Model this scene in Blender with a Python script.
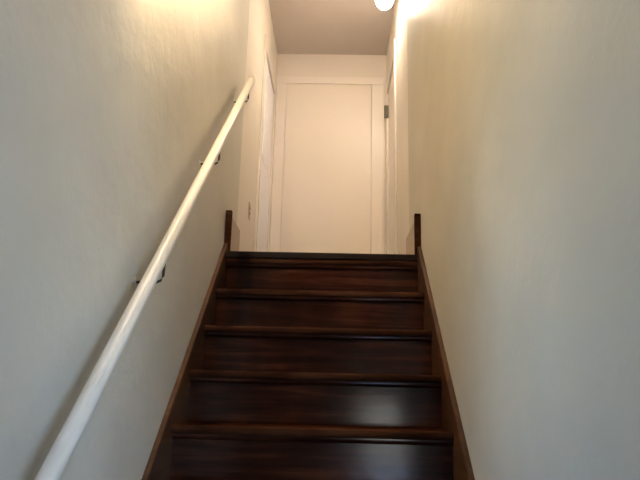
import bpy, bmesh, math, random
from mathutils import Vector, Matrix

for o in list(bpy.data.objects):
    bpy.data.objects.remove(o, do_unlink=True)
S = bpy.context.scene
C = S.collection
random.seed(4)

# ------------------------------------------------------------------ dimensions (metres, z = 0 is the lower floor)
EYE = 1.5155
W = 0.516                    # half width between the stair walls
SK = 0.02                    # skirt board thickness
RISE, RUN = 0.20, 0.2204
YL = 3.176                   # front edge of the landing
ZL = 2.2                     # level of the eleventh riser's top
ZT = ZL + 0.032              # finished landing floor
YE = 5.316                   # end wall
ZC = ZT + 2.407              # upper ceiling
Y0 = 0.68                    # lower end of the stair walls
ZH = 3.15                     # lower hall ceiling
YB = -1.75                   # lower hall back wall
HL, HR = -3.6, 3.6         # lower hall side walls
SLOPE = RISE / RUN

# ------------------------------------------------------------------ camera
f, pitch, yaw, roll = 625.36, 0.2425, -0.0261, -0.0248
cam = bpy.data.cameras.new('camera')
cam.sensor_width = 36.0
cam.lens = 36.0 * f / 640.0
cam.clip_start = 0.02
camo = bpy.data.objects.new('camera', cam)
C.objects.link(camo)
cy, sy = math.cos(yaw), math.sin(yaw)
cp, sp = math.cos(pitch), math.sin(pitch)
cr, sr = math.cos(roll), math.sin(roll)
Ry = Matrix(((cy, -sy, 0), (sy, cy, 0), (0, 0, 1)))
Rp = Matrix(((1, 0, 0), (0, -sp, cp), (0, cp, sp)))          # rows: right, up, forward
Rr = Matrix(((cr, -sr, 0), (sr, cr, 0), (0, 0, 1)))
R = Rr @ Rp @ Ry
M = Matrix((R[0], R[1], -R[2])).transposed().to_4x4()
M.translation = Vector((0.0711, 0.0, EYE))
camo.matrix_world = M
S.camera = camo

# ------------------------------------------------------------------ sky, exposure
S.view_settings.view_transform = 'Standard'
S.view_settings.look = 'None'
S.view_settings.gamma = 1.0
S.view_settings.use_curve_mapping = False
S.view_settings.exposure = 1.5
wd = bpy.data.worlds.new('sky')
S.world = wd
wd.use_nodes = True
nt = wd.node_tree
bg = nt.nodes['Background']
sky = nt.nodes.new('ShaderNodeTexSky')
sky.sky_type = 'NISHITA'
sky.sun_disc = False
sky.sun_elevation = math.radians(38)
sky.sun_rotation = math.radians(40)
tint = nt.nodes.new('ShaderNodeVectorMath')
tint.operation = 'MULTIPLY'
tint.inputs[1].default_value = (0.98, 0.95, 0.98)
nt.links.new(sky.outputs[0], tint.inputs[0])
nt.links.new(tint.outputs[0], bg.inputs[0])
SKY_STRENGTH = 2.7
bg.inputs[1].default_value = SKY_STRENGTH
GLOBE_E = 98.0
TUBE_E = 50.0

def portal(name, loc, sx, sz):
    l = bpy.data.lights.new(name, 'AREA')
    l.shape = 'RECTANGLE'; l.size = sx; l.size_y = sz
    l.cycles.is_portal = True
    o = bpy.data.objects.new(name, l); C.objects.link(o)
    o.location = loc
    o.rotation_euler = (math.radians(90), 0, 0)               # faces +y, into the hall
    return o

# ------------------------------------------------------------------ materials
def new_mat(name):
    m = bpy.data.materials.new(name)
    m.use_nodes = True
    return m, m.node_tree, m.node_tree.nodes['Principled BSDF']

def N(t, kind, **kw):
    n = t.nodes.new(kind)
    for k, v in kw.items():
        setattr(n, k, v)
    return n

def paint(name, c0, c1, rough=0.6, scale=2.5, bump=0.25, bscale=60.0, spec=0.35, stretch=(1, 1, 1)):
    m, t, b = new_mat(name)
    tc = N(t, 'ShaderNodeTexCoord')
    mp = N(t, 'ShaderNodeMapping'); mp.inputs['Scale'].default_value = stretch
    t.links.new(tc.outputs['Object'], mp.inputs[0])
    n1 = N(t, 'ShaderNodeTexNoise'); n1.inputs['Scale'].default_value = scale; n1.inputs['Detail'].default_value = 4
    t.links.new(mp.outputs[0], n1.inputs['Vector'])
    r = N(t, 'ShaderNodeValToRGB')
    r.color_ramp.elements[0].position = 0.35; r.color_ramp.elements[0].color = (*c0, 1)
    r.color_ramp.elements[1].position = 0.65; r.color_ramp.elements[1].color = (*c1, 1)
    t.links.new(n1.outputs[0], r.inputs[0]); t.links.new(r.outputs[0], b.inputs['Base Color'])
    n2 = N(t, 'ShaderNodeTexNoise'); n2.inputs['Scale'].default_value = bscale; n2.inputs['Detail'].default_value = 3
    t.links.new(mp.outputs[0], n2.inputs['Vector'])
    n3 = N(t, 'ShaderNodeTexNoise'); n3.inputs['Scale'].default_value = 7; n3.inputs['Detail'].default_value = 2
    t.links.new(mp.outputs[0], n3.inputs['Vector'])
    ad = N(t, 'ShaderNodeMath', operation='MULTIPLY_ADD'); ad.inputs[1].default_value = 3.0
    t.links.new(n3.outputs[0], ad.inputs[0]); t.links.new(n2.outputs[0], ad.inputs[2])
    bp = N(t, 'ShaderNodeBump'); bp.inputs['Strength'].default_value = bump; bp.inputs['Distance'].default_value = 0.004
    t.links.new(ad.outputs[0], bp.inputs['Height']); t.links.new(bp.outputs[0], b.inputs['Normal'])
    b.inputs['Roughness'].default_value = rough
    b.inputs['Specular IOR Level'].default_value = spec
    return m

def wood(name, dark, mid, light, rough=0.3, axis='X', spec=0.5, coat=0.0):
    """stained wood: streaky grain along one axis, blotchy stain, slight wear in the gloss"""
    m, t, b = new_mat(name)
    tc = N(t, 'ShaderNodeTexCoord')
    oi = N(t, 'ShaderNodeObjectInfo')
    vm = N(t, 'ShaderNodeVectorMath', operation='MULTIPLY_ADD')
    cx = N(t, 'ShaderNodeCombineXYZ')
    for i in range(3):
        t.links.new(oi.outputs['Random'], cx.inputs[i])
    t.links.new(cx.outputs[0], vm.inputs[0]); vm.inputs[1].default_value = (11, 7, 5)
    t.links.new(tc.outputs['Object'], vm.inputs[2])
    mp = N(t, 'ShaderNodeMapping')
    mp.inputs['Scale'].default_value = {'X': (1.6, 26, 26), 'Y': (26, 1.6, 26), 'Z': (26, 26, 1.6)}[axis]
    t.links.new(vm.outputs[0], mp.inputs[0])
    n1 = N(t, 'ShaderNodeTexNoise'); n1.inputs['Scale'].default_value = 1.6; n1.inputs['Detail'].default_value = 6
    n1.inputs['Distortion'].default_value = 0.6
    t.links.new(mp.outputs[0], n1.inputs['Vector'])
    n2 = N(t, 'ShaderNodeTexNoise'); n2.inputs['Scale'].default_value = 4.0; n2.inputs['Detail'].default_value = 3
    t.links.new(vm.outputs[0], n2.inputs['Vector'])
    mx = N(t, 'ShaderNodeMath', operation='MULTIPLY_ADD'); mx.inputs[1].default_value = 0.45
    t.links.new(n2.outputs[0], mx.inputs[0]); 
    sc = N(t, 'ShaderNodeMath', operation='MULTIPLY'); sc.inputs[1].default_value = 0.6
    t.links.new(n1.outputs[0], sc.inputs[0]); t.links.new(sc.outputs[0], mx.inputs[2])
    r = N(t, 'ShaderNodeValToRGB')
    e = r.color_ramp.elements
    e[0].position = 0.36; e[0].color = (*dark, 1)
    e[1].position = 0.68; e[1].color = (*light, 1)
    k = e.new(0.52); k.color = (*mid, 1)
    t.links.new(mx.outputs[0], r.inputs[0]); t.links.new(r.outputs[0], b.inputs['Base Color'])
    rr = N(t, 'ShaderNodeMapRange'); rr.inputs[3].default_value = rough * 0.95; rr.inputs[4].default_value = rough * 1.08
    t.links.new(n2.outputs[0], rr.inputs[0]); t.links.new(rr.outputs[0], b.inputs['Roughness'])
    bp = N(t, 'ShaderNodeBump'); bp.inputs['Strength'].default_value = 0.12; bp.inputs['Distance'].default_value = 0.002
    t.links.new(n1.outputs[0], bp.inputs['Height']); t.links.new(bp.outputs[0], b.inputs['Normal'])
    b.inputs['Specular IOR Level'].default_value = spec
    b.inputs['Coat Weight'].default_value = coat
    b.inputs['Coat Roughness'].default_value = 0.12
    return m

def metal(name, col, rough=0.4):
    m, t, b = new_mat(name)
    b.inputs['Base Color'].default_value = (*col, 1)
    b.inputs['Metallic'].default_value = 0.85
    n = N(t, 'ShaderNodeTexNoise'); n.inputs['Scale'].default_value = 90
    rr = N(t, 'ShaderNodeMapRange'); rr.inputs[3].default_value = rough * 0.8; rr.inputs[4].default_value = rough * 1.3
    t.links.new(n.outputs[0], rr.inputs[0]); t.links.new(rr.outputs[0], b.inputs['Roughness'])
    return m

MAT = {}
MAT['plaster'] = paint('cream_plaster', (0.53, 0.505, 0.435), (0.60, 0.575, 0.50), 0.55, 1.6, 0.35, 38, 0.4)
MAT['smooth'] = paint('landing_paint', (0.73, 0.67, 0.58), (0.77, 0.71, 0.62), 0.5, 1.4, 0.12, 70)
MAT['endwall'] = paint('end_wall_paint', (0.74, 0.67, 0.585), (0.77, 0.70, 0.615), 0.5, 1.2, 0.08, 70)
MAT['doorcream'] = paint('cream_door_paint', (0.775, 0.70, 0.61), (0.795, 0.72, 0.63), 0.4, 1.2, 0.04, 40)
MAT['casing'] = paint('pale_casing_paint', (0.80, 0.73, 0.65), (0.82, 0.75, 0.68), 0.35, 1.5, 0.04, 40)
MAT['white'] = paint('white_gloss_daylight_tint', (0.89, 0.88, 0.93), (0.91, 0.90, 0.95), 0.3, 1.5, 0.04, 40)  # faint lavender in the white imitates cool daylight on the left landing door
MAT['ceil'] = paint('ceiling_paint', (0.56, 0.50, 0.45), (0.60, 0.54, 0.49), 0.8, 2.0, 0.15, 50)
MAT['hall'] = paint('hall_paint', (0.40, 0.39, 0.36), (0.44, 0.43, 0.40), 0.6, 1.5, 0.1, 50)
MAT['rail'] = paint('rail_paint', (0.62, 0.59, 0.53), (0.68, 0.65, 0.59), 0.32, 9, 0.10, 30, 0.5)
MAT['wood'] = wood('dark_stained_wood', (0.012, 0.0036, 0.002), (0.027, 0.0085, 0.0048), (0.065, 0.022, 0.012), 0.14, 'X', 0.14)
MAT['nosing'] = wood('worn_nosing_wood', (0.018, 0.0065, 0.0037), (0.037, 0.015, 0.0085), (0.068, 0.030, 0.017), 0.6, 'X', 0.0)
MAT['treadw'] = wood('worn_tread_wood', (0.012, 0.0035, 0.002), (0.026, 0.008, 0.004), (0.050, 0.016, 0.008), 0.6, 'X', 0.0)
MAT['thresh'] = wood('near_black_wood', (0.006, 0.004, 0.0035), (0.010, 0.006, 0.005), (0.018, 0.010, 0.008), 0.5, 'X', 0.1)
MAT['skirt'] = wood('brown_skirt_wood', (0.034, 0.013, 0.006), (0.060, 0.025, 0.011), (0.10, 0.045, 0.020), 0.4, 'Y', 0.2)
MAT['floorw'] = wood('oak_floor', (0.03, 0.014, 0.008), (0.05, 0.024, 0.013), (0.08, 0.04, 0.02), 0.4, 'Y', 0.3)
MAT['iron'] = metal('dark_bracket_metal', (0.05, 0.04, 0.035), 0.45)
MAT['brass'] = metal('aged_brass', (0.30, 0.24, 0.14), 0.35)
MAT['steel'] = metal('hinge_metal', (0.16, 0.15, 0.11), 0.6)
MAT['plate'] = paint('almond_plastic', (0.40, 0.31, 0.22), (0.43, 0.34, 0.24), 0.35, 3, 0.02, 40)
MAT['slot'] = paint('outlet_slot_dark', (0.03, 0.025, 0.02), (0.04, 0.03, 0.025), 0.5, 3, 0.02, 40)
MAT['concrete'] = paint('porch_concrete', (0.52, 0.53, 0.55), (0.60, 0.61, 0.63), 0.85, 3, 0.3, 40)

m, t, b = new_mat('lit_frosted_glass')
b.inputs['Base Color'].default_value = (0.9, 0.85, 0.75, 1)
b.inputs['Emission Color'].default_value = (1.0, 0.83, 0.65, 1)
b.inputs['Emission Strength'].default_value = GLOBE_E
b.inputs['Roughness'].default_value = 0.4
MAT['bowl'] = m
m, t, b = new_mat('lit_tube')
b.inputs['Emission Color'].default_value = (1.0, 0.76, 0.47, 1)
b.inputs['Emission Strength'].default_value = TUBE_E
MAT['tube'] = m
def glass(name, tint):                                          # thin pane
    m, t, b = new_mat(name)
    out = t.nodes['Material Output']
    tr = N(t, 'ShaderNodeBsdfTransparent'); tr.inputs[0].default_value = (*tint, 1)
    gl = N(t, 'ShaderNodeBsdfGlossy'); gl.inputs['Roughness'].default_value = 0.02
    mxs = N(t, 'ShaderNodeMixShader'); fr = N(t, 'ShaderNodeFresnel'); fr.inputs[0].default_value = 1.3
    t.links.new(fr.outputs[0], mxs.inputs[0]); t.links.new(tr.outputs[0], mxs.inputs[1]); t.links.new(gl.outputs[0], mxs.inputs[2])
    t.links.new(mxs.outputs[0], out.inputs[0])
    return m
MAT['glass'] = glass('pane_glass', (1, 1, 1))
MAT['tinted'] = glass('tinted_pane_glass', (0.92, 0.95, 1.0))

# ------------------------------------------------------------------ mesh helpers
def bx(bm, x0, x1, y0, y1, z0, z1, bev=0.0, seg=2):
    vs = [bm.verts.new(p) for p in ((x0, y0, z0), (x1, y0, z0), (x1, y1, z0), (x0, y1, z0), (x0, y0, z1), (x1, y0, z1), (x1, y1, z1), (x0, y1, z1))]
    fs = [bm.faces.new([vs[i] for i in q]) for q in ((3, 2, 1, 0), (4, 5, 6, 7), (0, 1, 5, 4), (1, 2, 6, 5), (2, 3, 7, 6), (3, 0, 4, 7))]
    if bev:
        es = list({e for q in fs for e in q.edges})
        bmesh.ops.bevel(bm, geom=es, offset=bev, segments=seg, profile=0.5, affect='EDGES')

def box(*a, **k):
    bm = bmesh.new(); bx(bm, *a, **k); return bm

def prism_x(bm, prof, x0, x1):
    """extrude a (y, z) outline along x"""
    a = [bm.verts.new((x0, y, z)) for y, z in prof]
    b_ = [bm.verts.new((x1, y, z)) for y, z in prof]
    n = len(prof)
    bm.faces.new(a); bm.faces.new(b_[::-1])
    for i in range(n):
        j = (i + 1) % n
        bm.faces.new((a[j], a[i], b_[i], b_[j]))
    bmesh.ops.recalc_face_normals(bm, faces=bm.faces)

def tube(bm, pts, r, seg=16, caps=True):
    rings = []
    for i, p in enumerate(pts):
        p = Vector(p)
        d = (Vector(pts[min(i + 1, len(pts) - 1)]) - Vector(pts[max(i - 1, 0)])).normalized()
        up = Vector((0, 0, 1)) if abs(d.z) < 0.95 else Vector((1, 0, 0))
        a = d.cross(up).normalized(); b2 = a.cross(d)
        rr = r[i] if isinstance(r, (list, tuple)) else r
        rings.append([bm.verts.new(p + rr * (math.cos(2 * math.pi * k / seg) * a + math.sin(2 * math.pi * k / seg) * b2)) for k in range(seg)])
    for u, v in zip(rings, rings[1:]):
        for k in range(seg):
            bm.faces.new((u[k], u[(k + 1) % seg], v[(k + 1) % seg], v[k]))
    if caps:
        bm.faces.new(rings[0]); bm.faces.new(rings[-1][::-1])
    bmesh.ops.recalc_face_normals(bm, faces=bm.faces)

def lathe(bm, prof, c, seg=28):
    """(radius, z) outline spun about the vertical axis through c"""
    rings = []
    for r, z in prof:
        if r < 1e-5:
            rings.append([bm.verts.new((c[0], c[1], c[2] + z))])
        else:
            rings.append([bm.verts.new((c[0] + r * math.cos(2 * math.pi * k / seg), c[1] + r * math.sin(2 * math.pi * k / seg), c[2] + z)) for k in range(seg)])
    for u, v in zip(rings, rings[1:]):
        for k in range(seg):
            j = (k + 1) % seg
            q = [u[0]] if len(u) == 1 else [u[k], u[j]]
            q += [v[0]] if len(v) == 1 else [v[j], v[k]]
            if len(q) > 2: bm.faces.new(q)
    bmesh.ops.recalc_face_normals(bm, faces=bm.faces)

def obj(name, bm, mat, parent=None, smooth=False):
    me = bpy.data.meshes.new(name)
    bm.to_mesh(me); bm.free()
    me.materials.append(MAT[mat])
    if smooth:
        for q in me.polygons: q.use_smooth = True
    o = bpy.data.objects.new(name, me); C.objects.link(o)
    if parent: 
        o.parent = parent
        chain = Vector(); p = parent
        while p: chain += p.location; p = p.parent
        o.location = -chain                                    # meshes are written in world coordinates
    return o

def struct(name, bm, mat, parent=None, smooth=False):
    o = obj(name, bm, mat, parent, smooth)
    if not parent: o['kind'] = 'structure'
    return o

def tag(o, label, cat, group=None):
    o['label'] = label; o['category'] = cat
    if group: o['group'] = group
    return o

def thing(name, label, cat, loc):
    o = bpy.data.objects.new(name, None); C.objects.link(o); o.location = loc
    o.empty_display_size = 0.1
    return tag(o, label, cat)

# ------------------------------------------------------------------ the shell
T = 0.12
YS_L, YS_R = 3.56, 3.69         # where the rough stair plaster gives way to the smooth landing walls
struct('floor', box(HL - T, HR + T, YB - T, YE + T, -0.10, 0.0), 'floorw')
struct('floor_landing', box(-W, W, YL + 0.03, YE, ZL - 0.24, ZT), 'floorw')
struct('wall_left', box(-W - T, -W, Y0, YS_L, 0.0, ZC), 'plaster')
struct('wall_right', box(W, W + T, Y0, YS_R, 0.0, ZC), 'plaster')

DH = 1.94                       # door height
bm = bmesh.new()                # left landing wall around its doorway
DL0, DL1 = 4.45, 5.22
bx(bm, -W - T, -W, YS_L, YE, 0, ZT); bx(bm, -W - T, -W, YS_L, DL0, ZT, ZC); bx(bm, -W - T, -W, DL0, DL1, ZT + DH, ZC); bx(bm, -W - T, -W, DL1, YE, ZT, ZC)
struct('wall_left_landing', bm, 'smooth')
bm = bmesh.new()                # right landing wall around its doorway
DR0, DR1 = 4.54, 5.18
bx(bm, W, W + T, YS_R, YE, 0, ZT); bx(bm, W, W + T, YS_R, DR0, ZT, ZC); bx(bm, W, W + T, DR0, DR1, ZT + DH, ZC); bx(bm, W, W + T, DR1, YE, ZT, ZC)
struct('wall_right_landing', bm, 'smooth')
bm = bmesh.new()                # end wall around its doorway
DE0, DE1, DEH = -0.415, 0.378, 2.10
bx(bm, -W - T, W + T, YE, YE + T, 0, ZT); bx(bm, -W - T, DE0, YE, YE + T, ZT, ZC); bx(bm, DE1, W + T, YE, YE + T, ZT, ZC); bx(bm, DE0, DE1, YE, YE + T, ZT + DEH, ZC)
struct('wall_end', bm, 'endwall')
struct('ceiling', box(-W - T, W + T, Y0 - T, YE + T, ZC, ZC + 0.1), 'ceil')
struct('ceiling_hall', box(HL - T, HR + T, YB - T, Y0 - T, ZH, ZH + 0.1), 'ceil')
struct('wall_header', box(HL - T, HR + T, Y0 - T, Y0, ZH, ZC), 'hall')
struct('wall_front_left', box(HL, -W - T, Y0, Y0 + 0.08, 0.0, ZH), 'hall')
struct('wall_front_right', box(W + T, HR, Y0, Y0 + 0.08, 0.0, ZH), 'hall')
struct('wall_hall_left', box(HL - T, HL, YB, Y0, 0.0, ZH), 'hall')
struct('wall_hall_right', box(HR, HR + T, YB, Y0, 0.0, ZH), 'hall')
# back wall with the entrance door and a window beside it
ED0, ED1, EDH = 0.32, 1.20, 2.06
WINS = ((-3.05, -1.80, 1.75, 2.95), (1.70, 3.40, 1.75, 2.95))
bm = bmesh.new()
xs = [HL - T, WINS[0][0], WINS[0][1], ED0, ED1, WINS[1][0], WINS[1][1], HR + T]
for i in range(0, 8, 2):
    bx(bm, xs[i], xs[i + 1], YB - T, YB, 0, ZH)
bx(bm, ED0, ED1, YB - T, YB, EDH, ZH)
for a, b_, WZ0, WZ1 in WINS:
    bx(bm, a, b_, YB - T, YB, WZ1, ZH); bx(bm, a, b_, YB - T, YB, 0, WZ0)
struct('wall_back', bm, 'hall')
struct('floor_porch', box(-6, 6, YB - 8, YB - T, -0.25, -0.12), 'concrete')

# entrance door, glazed in its lower two thirds
bm = bmesh.new()
bx(bm, ED0 + 0.005, ED0 + 0.08, YB - 0.08, YB - 0.04, 0.01, EDH - 0.005); bx(bm, ED1 - 0.08, ED1 - 0.005, YB - 0.08, YB - 0.04, 0.01, EDH - 0.005)
bx(bm, ED0 + 0.08, ED1 - 0.08, YB - 0.08, YB - 0.04, 0.01, 0.26); bx(bm, ED0 + 0.08, ED1 - 0.08, YB - 0.08, YB - 0.04, 1.45, EDH - 0.005)
for z in (0.86,):
    bx(bm, ED0 + 0.08, ED1 - 0.08, YB - 0.075, YB - 0.045, z - 0.02, z + 0.02)
d1 = struct('door_1', bm, 'white')
for z0, z1 in ((0.26, 0.84), (0.88, 1.45)):
    struct('pane', box(ED0 + 0.08, ED1 - 0.08, YB - 0.062, YB - 0.058, z0, z1), 'tinted', d1)
bm = bmesh.new(); lathe(bm, [(0, -0.03), (0.02, -0.025), (0.028, 0), (0.02, 0.025), (0, 0.03)], (ED0 + 0.055, YB - 0.005, 0.98), 16)
struct('door_knob', bm, 'brass', d1, True)
for i, (a, b_, WZ0, WZ1) in enumerate(WINS):
    zm = (WZ0 + WZ1) / 2
    bm = bmesh.new()
    for x0, x1, z0, z1 in ((a, a + 0.05, WZ0, WZ1), (b_ - 0.05, b_, WZ0, WZ1), (a + 0.05, b_ - 0.05, WZ0, WZ0 + 0.05), (a + 0.05, b_ - 0.05, WZ1 - 0.05, WZ1), (a + 0.05, b_ - 0.05, zm - 0.02, zm + 0.02)):
        bx(bm, x0, x1, YB - 0.08, YB - 0.04, z0, z1)
    w1 = struct('window_%d' % (i + 1), bm, 'white')
    for z0, z1 in ((WZ0 + 0.05, zm - 0.02), (zm + 0.02, WZ1 - 0.05)):
        struct('pane', box(a + 0.05, b_ - 0.05, YB - 0.062, YB - 0.058, z0, z1), 'glass', w1)
    portal('window_portal', ((a + b_) / 2, YB - T - 0.01, zm), b_ - a, WZ1 - WZ0)
portal('door_portal', ((ED0 + ED1) / 2, YB - T - 0.01, EDH / 2), ED1 - ED0, EDH)

# landing doors, each with a raised casing
def casing_x(x, s, y0, y1, h, wd_=0.085):
    """casing round an opening in a side wall; s = +1 when the room lies towards +x"""
    bm = bmesh.new()
    xa, xb = sorted((x, x + s * 0.012))
    bx(bm, xa, xb, y0 - wd_, y0, ZT, ZT + h, 0.004); bx(bm, xa, xb, y1, min(y1 + wd_, YE - 0.002), ZT, ZT + h, 0.004)
    bx(bm, xa, xb, y0 - wd_, min(y1 + wd_, YE - 0.002), ZT + h, ZT + h + wd_, 0.004)
    return bm
d2 = struct('door_2', box(-W - 0.075, -W - 0.005, DL0 + 0.004, DL1 - 0.004, ZT + 0.008, ZT + DH - 0.004, 0.003), 'white')
struct('casing', casing_x(-W, 1, DL0, DL1, DH), 'smooth', d2)
for z0, z1 in ((0.25, 0.95), (1.10, 1.85)):
    struct('panel', box(-W - 0.006, -W + 0.001, DL0 + 0.13, DL1 - 0.13, ZT + z0, ZT + z1, 0.004), 'white', d2)
def lining_x(x0, x1, y0, y1, h):
    bm = bmesh.new()
    bx(bm, x0, x1, y0 - 0.03, y0 + 0.02, ZT, ZT + h + 0.03); bx(bm, x0, x1, y1 - 0.02, y1 + 0.03, ZT, ZT + h + 0.03)
    bx(bm, x0, x1, y0 + 0.02, y1 - 0.02, ZT + h - 0.02, ZT + h + 0.03); bx(bm, x0, x1, y0 + 0.02, y1 - 0.02, ZT, ZT + 0.02)
    return bm
struct('jamb', lining_x(-W - T - 0.01, -W - 0.076, DL0, DL1, DH), 'white', d2)
d3 = struct('door_3', box(W + 0.005, W + 0.075, DR0 + 0.004, DR1 - 0.004, ZT + 0.008, ZT + DH - 0.004, 0.003), 'casing')
struct('casing', casing_x(W, -1, DR0, DR1, DH, 0.10), 'smooth', d3)
struct('jamb', lining_x(W + 0.076, W + T + 0.01, DR0, DR1, DH), 'casing', d3)
for z in (0.25, 1.70):
    bm = bmesh.new()
    bx(bm, W - 0.022, W + 0.004, DR1 - 0.03, DR1 - 0.002, ZT + z, ZT + z + 0.11, 0.002)
    tube(bm, [(W - 0.026, DR1 - 0.012, ZT + z - 0.005), (W - 0.026, DR1 - 0.012, ZT + z + 0.115)], 0.008, 10)
    struct('hinge', bm, 'steel', d3)
d4 = struct('door_4', box(DE0 + 0.001, DE1 - 0.001, YE + 0.001, YE + 0.052, ZT + 0.008, ZT + DEH - 0.001, 0.003), 'doorcream')
bm = bmesh.new()
bx(bm, -W + 0.002, DE0, YE - 0.006, YE, ZT, ZT + DEH, 0.004); bx(bm, DE1, W - 0.022, YE - 0.006, YE, ZT, ZT + DEH, 0.004)
bx(bm, -W + 0.002, W - 0.022, YE - 0.006, YE, ZT + DEH, ZT + DEH + 0.07, 0.004)
struct('casing', bm, 'casing', d4)

bm = bmesh.new()
bx(bm, DE0 - 0.03, DE0 + 0.02, YE + 0.053, YE + T + 0.01, ZT, ZT + DEH + 0.03); bx(bm, DE1 - 0.02, DE1 + 0.03, YE + 0.053, YE + T + 0.01, ZT, ZT + DEH + 0.03)
bx(bm, DE0 + 0.02, DE1 - 0.02, YE + 0.053, YE + T + 0.01, ZT + DEH - 0.02, ZT + DEH + 0.03); bx(bm, DE0 + 0.02, DE1 - 0.02, YE + 0.053, YE + T + 0.01, ZT, ZT + 0.02)
struct('jamb', bm, 'casing', d4)

# landing baseboards, their sawn ends facing down the stairs
BBH = 0.225
MAT['basetan'] = paint('tan_baseboard_paint', (0.36, 0.26, 0.18), (0.40, 0.30, 0.21), 0.4, 3, 0.05, 40)
for s_, y1, nm in ((-1, YS_L, 'baseboard_left'), (1, YS_R - 0.02, 'baseboard_right')):
    bm = bmesh.new()
    xa, xb = sorted((s_ * W, s_ * (W - 0.022))); bx(bm, xa, xb, YL + 0.032, y1, ZT, ZT + BBH - 0.014, 0.002)
    xa, xb = sorted((s_ * W, s_ * (W - 0.014))); bx(bm, xa, xb, YL + 0.032, y1, ZT + BBH - 0.014, ZT + BBH - 0.002, 0.002)
    bb = struct(nm, bm, 'basetan')
    xa, xb = sorted((s_ * W, s_ * (W - 0.032)))
    o = struct('end_block', box(xa, xb, YL + 0.002, YL + 0.031, ZT + 0.001, ZT + BBH, 0.003), 'nosing', bb)
    o['label'] = 'dark wooden block ending the baseboard at the stair head'

# ------------------------------------------------------------------ the staircase
st = thing('staircase', 'dark stained wooden staircase with worn nosings climbing between two plaster walls', 'stairs', (0, YL - 10 * RUN, 0))
X = W - SK + 0.004
NT, OV = 0.030, 0.028           # nosing thickness, overhang

def nosing_mesh():
    """rounded front edge of a tread with its front top edge at the origin"""
    bm = bmesh.new()
    r = NT / 2
    prof = [(0.055, 0), (0.055, -NT)]
    for i in range(9):
        a = -math.pi / 2 - math.pi * i / 8
        prof.append((r * 0.75 + r * 0.75 * math.cos(a), -r + r * math.sin(a)))
    prism_x(bm, prof, -X, X)
    return bm
def riser_mesh():
    return box(-X, X, OV, OV + 0.02, -RISE - 0.004, -NT + 0.002)
def tread_mesh():
    return box(-X, X, 0.0555, RUN + OV - 0.0005, -NT, 0.0, 0.001, 1)
def cove_mesh():
    bm = bmesh.new()
    prof = [(OV, -NT), (OV - 0.017, -NT), (OV - 0.017, -NT - 0.005)]
    for i in range(1, 6):
        a = math.pi / 2 * i / 5
        prof.append((OV - 0.017 + 0.013 * (1 - math.cos(a)), -NT - 0.005 - 0.014 * math.sin(a)))
    prof.append((OV, -NT - 0.019))
    prism_x(bm, prof, -X, X)
    return bm
def shared(bm, name, mat):
    me = bpy.data.meshes.new(name); bm.to_mesh(me); bm.free(); me.materials.append(MAT[mat]); return me
me_n, me_r, me_t, me_c = shared(nosing_mesh(), 'nosing', 'nosing'), shared(riser_mesh(), 'riser', 'wood'), shared(tread_mesh(), 'tread', 'treadw'), shared(cove_mesh(), 'cove_moulding', 'wood')
def place(name, me, parent, loc):
    o = bpy.data.objects.new(name, me); C.objects.link(o); o.parent = parent
    chain = Vector(); p = parent
    while p: chain += p.location; p = p.parent
    o.location = Vector(loc) - chain
    return o
for k in range(0, 11):
    at = (0, YL - k * RUN, ZL - k * RISE)
    if k > 0:
        td = place('tread', me_t, st, at)
        place('nosing', me_n, td, at)
    else:
        td = place('landing_nosing', me_n, st, at)
    rs = place('riser', me_r, st, at)
    place('cove_moulding', me_c, rs, at)
# near black board capping the landing edge
bm = bmesh.new(); bx(bm, -X, X, YL - 0.004, YL + 0.0295, ZL, ZT + 0.001, 0.004)
o = obj('landing_edge_board', bm, 'thresh', st); o['label'] = 'near black board capping the landing edge'
# skirt boards following the flight
HS = 0.0766
def skirt(s):
    xa, xb = sorted((s * W, s * (W - SK)))
    zt = ZL + HS
    yb = Y0 + 0.03
    prof = [(YL, zt), (YL, ZL - 0.30), (YL - (ZL - 0.30) / SLOPE, 0.001), (yb, 0.001), (yb, max(0.05, zt - (YL - yb) * SLOPE))]
    bm = bmesh.new(); prism_x(bm, prof, xa + (0.0005 if s < 0 else 0), xb - (0.0005 if s > 0 else 0))
    bmesh.ops.bevel(bm, geom=[e for e in bm.edges if abs(e.verts[0].co.x - e.verts[1].co.x) < 1e-6 and min(v.co.z - (zt - (YL - v.co.y) * SLOPE) for v in e.verts) > -0.06], offset=0.003, segments=1, affect='EDGES')
    return bm
for s in (-1, 1):
    obj('skirt_board', skirt(s), 'skirt', st)['label'] = 'brown sloping skirt board along the wall'

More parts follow.
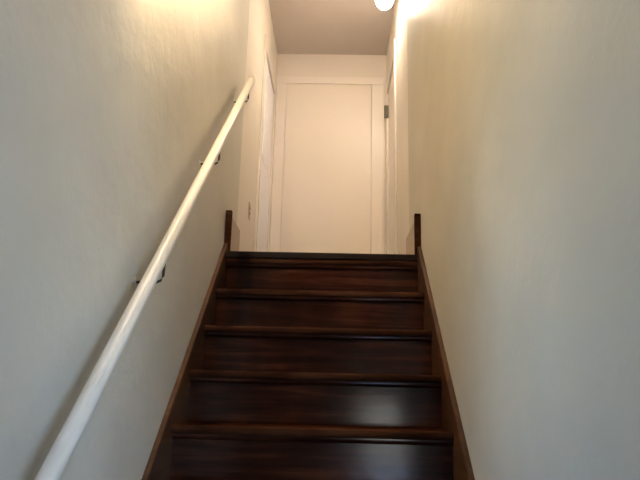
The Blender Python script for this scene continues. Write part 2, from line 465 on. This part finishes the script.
# ------------------------------------------------------------------ handrail
RX, RH, RR = -W + 0.082, 0.975, 0.020
def rail_pt(y): return Vector((RX, y, ZL + RH - (YL - y) * SLOPE))
hr = thing('handrail', 'round cream painted handrail rising along the left plaster wall', 'handrail', rail_pt(0.92))
d = (rail_pt(2) - rail_pt(1)).normalized()
a, b_ = rail_pt(0.92), rail_pt(3.29)
bm = bmesh.new()
tube(bm, [a - d * 0.006, a, a + (b_ - a) * 0.25, a + (b_ - a) * 0.5, a + (b_ - a) * 0.75, b_, b_ + d * 0.006], [RR * 0.75, RR, RR, RR, RR, RR, RR * 0.75], 20)
obj('rail', bm, 'rail', hr, True)
for y in (1.10, 1.80, 2.50, 3.20):
    p = rail_pt(y)
    q = p - Vector((0, 0, RR / d.y + 0.001))                    # underside of the rail
    zw = q.z - 0.075
    bm = bmesh.new()
    tube(bm, [Vector((-W + 0.004, y, zw)), Vector((RX - 0.02, y, zw)), Vector((RX - 0.006, y, zw + 0.006)), Vector((RX, y, zw + 0.02)), q], [0.004, 0.004, 0.004, 0.004, 0.005], 10)
    br = obj('bracket', bm, 'iron', hr, True)
    bm = bmesh.new()
    tube(bm, [Vector((-W + 0.0005, y, zw)), Vector((-W + 0.005, y, zw))], 0.014, 16)
    obj('bracket_plate', bm, 'rail', br)
    bm = bmesh.new(); tube(bm, [q - d * 0.025, q + d * 0.025], 0.007, 8)
    obj('saddle', bm, 'iron', br)

# ------------------------------------------------------------------ ceiling lamp on the landing
LX, LY, LZ, LR = 0.395, 4.04, ZT + 2.10, 0.062                 # centre and radius of the glass globe
lamp = thing('ceiling_lamp', 'small lit glass globe lamp under the landing ceiling by the right wall', 'lamp', (LX, LY, ZC))
bm = bmesh.new(); lathe(bm, [(0, 0), (0.062, 0), (0.064, -0.008), (0.05, -0.02), (0.02, -0.026), (0, -0.026)], (LX, LY, ZC - 0.0005))
obj('canopy', bm, 'iron', lamp, True)
bm = bmesh.new(); tube(bm, [(LX, LY, ZC - 0.02), (LX, LY, LZ + LR - 0.004)], 0.014, 14)
obj('stem', bm, 'iron', lamp, True)
bm = bmesh.new()
lathe(bm, [(LR * math.sin(t_), -LR * math.cos(t_)) for t_ in [math.pi * i / 18 for i in range(0, 19)]], (LX, LY, LZ), 32)
obj('glass_globe', bm, 'bowl', lamp, True)
bm = bmesh.new()                                                # metal fitter over the top of the globe
lathe(bm, [(0, LR + 0.012)] + [((LR + 0.004) * math.sin(t_), (LR + 0.004) * math.cos(t_)) for t_ in [math.radians(a_) for a_ in (18, 30, 45, 60, 72, 80)]] + [(LR * math.sin(math.radians(82)) + 0.012, (LR + 0.004) * math.cos(math.radians(82)))], (LX, LY, LZ), 28)
ft = obj('fitter', bm, 'iron', lamp, True)
for ang in (195, 75, 315):
    ca, sa = math.cos(math.radians(ang)), math.sin(math.radians(ang))
    bm = bmesh.new()
    tube(bm, [(LX + 0.058 * ca, LY + 0.058 * sa, LZ + 0.020), (LX + 0.082 * ca, LY + 0.082 * sa, LZ + 0.018), (LX + 0.084 * ca, LY + 0.084 * sa, LZ + 0.018), (LX + 0.104 * ca, LY + 0.104 * sa, LZ + 0.012)], [0.006, 0.006, 0.013, 0.011], 10)
    obj('thumb_screw', bm, 'iron', ft, True)

# ------------------------------------------------------------------ strip light on the left wall, slanted with the flight
def strip_pt(t, off, up):
    a, b_ = Vector((-W, 1.42, EYE + 1.26)), Vector((-W, 2.80, EYE + 2.29))
    dd = (b_ - a).normalized(); nn = Vector((0, -dd.z, dd.y))
    return a + (b_ - a) * t + nn * up + Vector((off, 0, 0))
def strip_box(t0, t1, o0, o1, u0, u1):
    bm = bmesh.new()
    vs = [bm.verts.new(strip_pt(t_, o_, u_)) for t_, o_, u_ in ((t0, o0, u0), (t0, o1, u0), (t1, o1, u0), (t1, o0, u0), (t0, o0, u1), (t0, o1, u1), (t1, o1, u1), (t1, o0, u1))]
    for q in ((3, 2, 1, 0), (4, 5, 6, 7), (0, 1, 5, 4), (1, 2, 6, 5), (2, 3, 7, 6), (3, 0, 4, 7)): bm.faces.new([vs[i] for i in q])
    bmesh.ops.recalc_face_normals(bm, faces=bm.faces)
    return bm
sl = thing('wall_strip_light', 'slanted strip light with a metal front cover high on the left wall', 'lamp', strip_pt(0.5, 0, 0))
obj('back_plate', strip_box(0, 1, 0.0005, 0.012, -0.02, 0.02), 'casing', sl)
obj('front_cover', strip_box(0, 1, 0.085, 0.090, -0.05, 0.05), 'casing', sl)
for t0, t1 in ((-0.004, 0.002), (0.998, 1.004)):
    obj('end_cap', strip_box(t0, t1, 0.0005, 0.090, -0.05, 0.05), 'casing', sl)
bm = bmesh.new(); tube(bm, [strip_pt(0.01, 0.05, 0), strip_pt(0.99, 0.05, 0)], 0.012, 12)
obj('tube', bm, 'tube', sl, True)

# ------------------------------------------------------------------ wall outlet
ou = tag(obj('wall_outlet', box(-W + 0.0003, -W + 0.006, 3.985, 4.055, ZT + 0.41, ZT + 0.525, 0.002), 'plate'), 'small tan outlet plate low on the left landing wall before the white door', 'outlet')
for z in (0.44, 0.477):
    bm = bmesh.new(); bx(bm, -W + 0.0061, -W + 0.0075, 4.004, 4.036, ZT + z, ZT + z + 0.022, 0.0006, 1)
    obj('socket', bm, 'slot', ou)
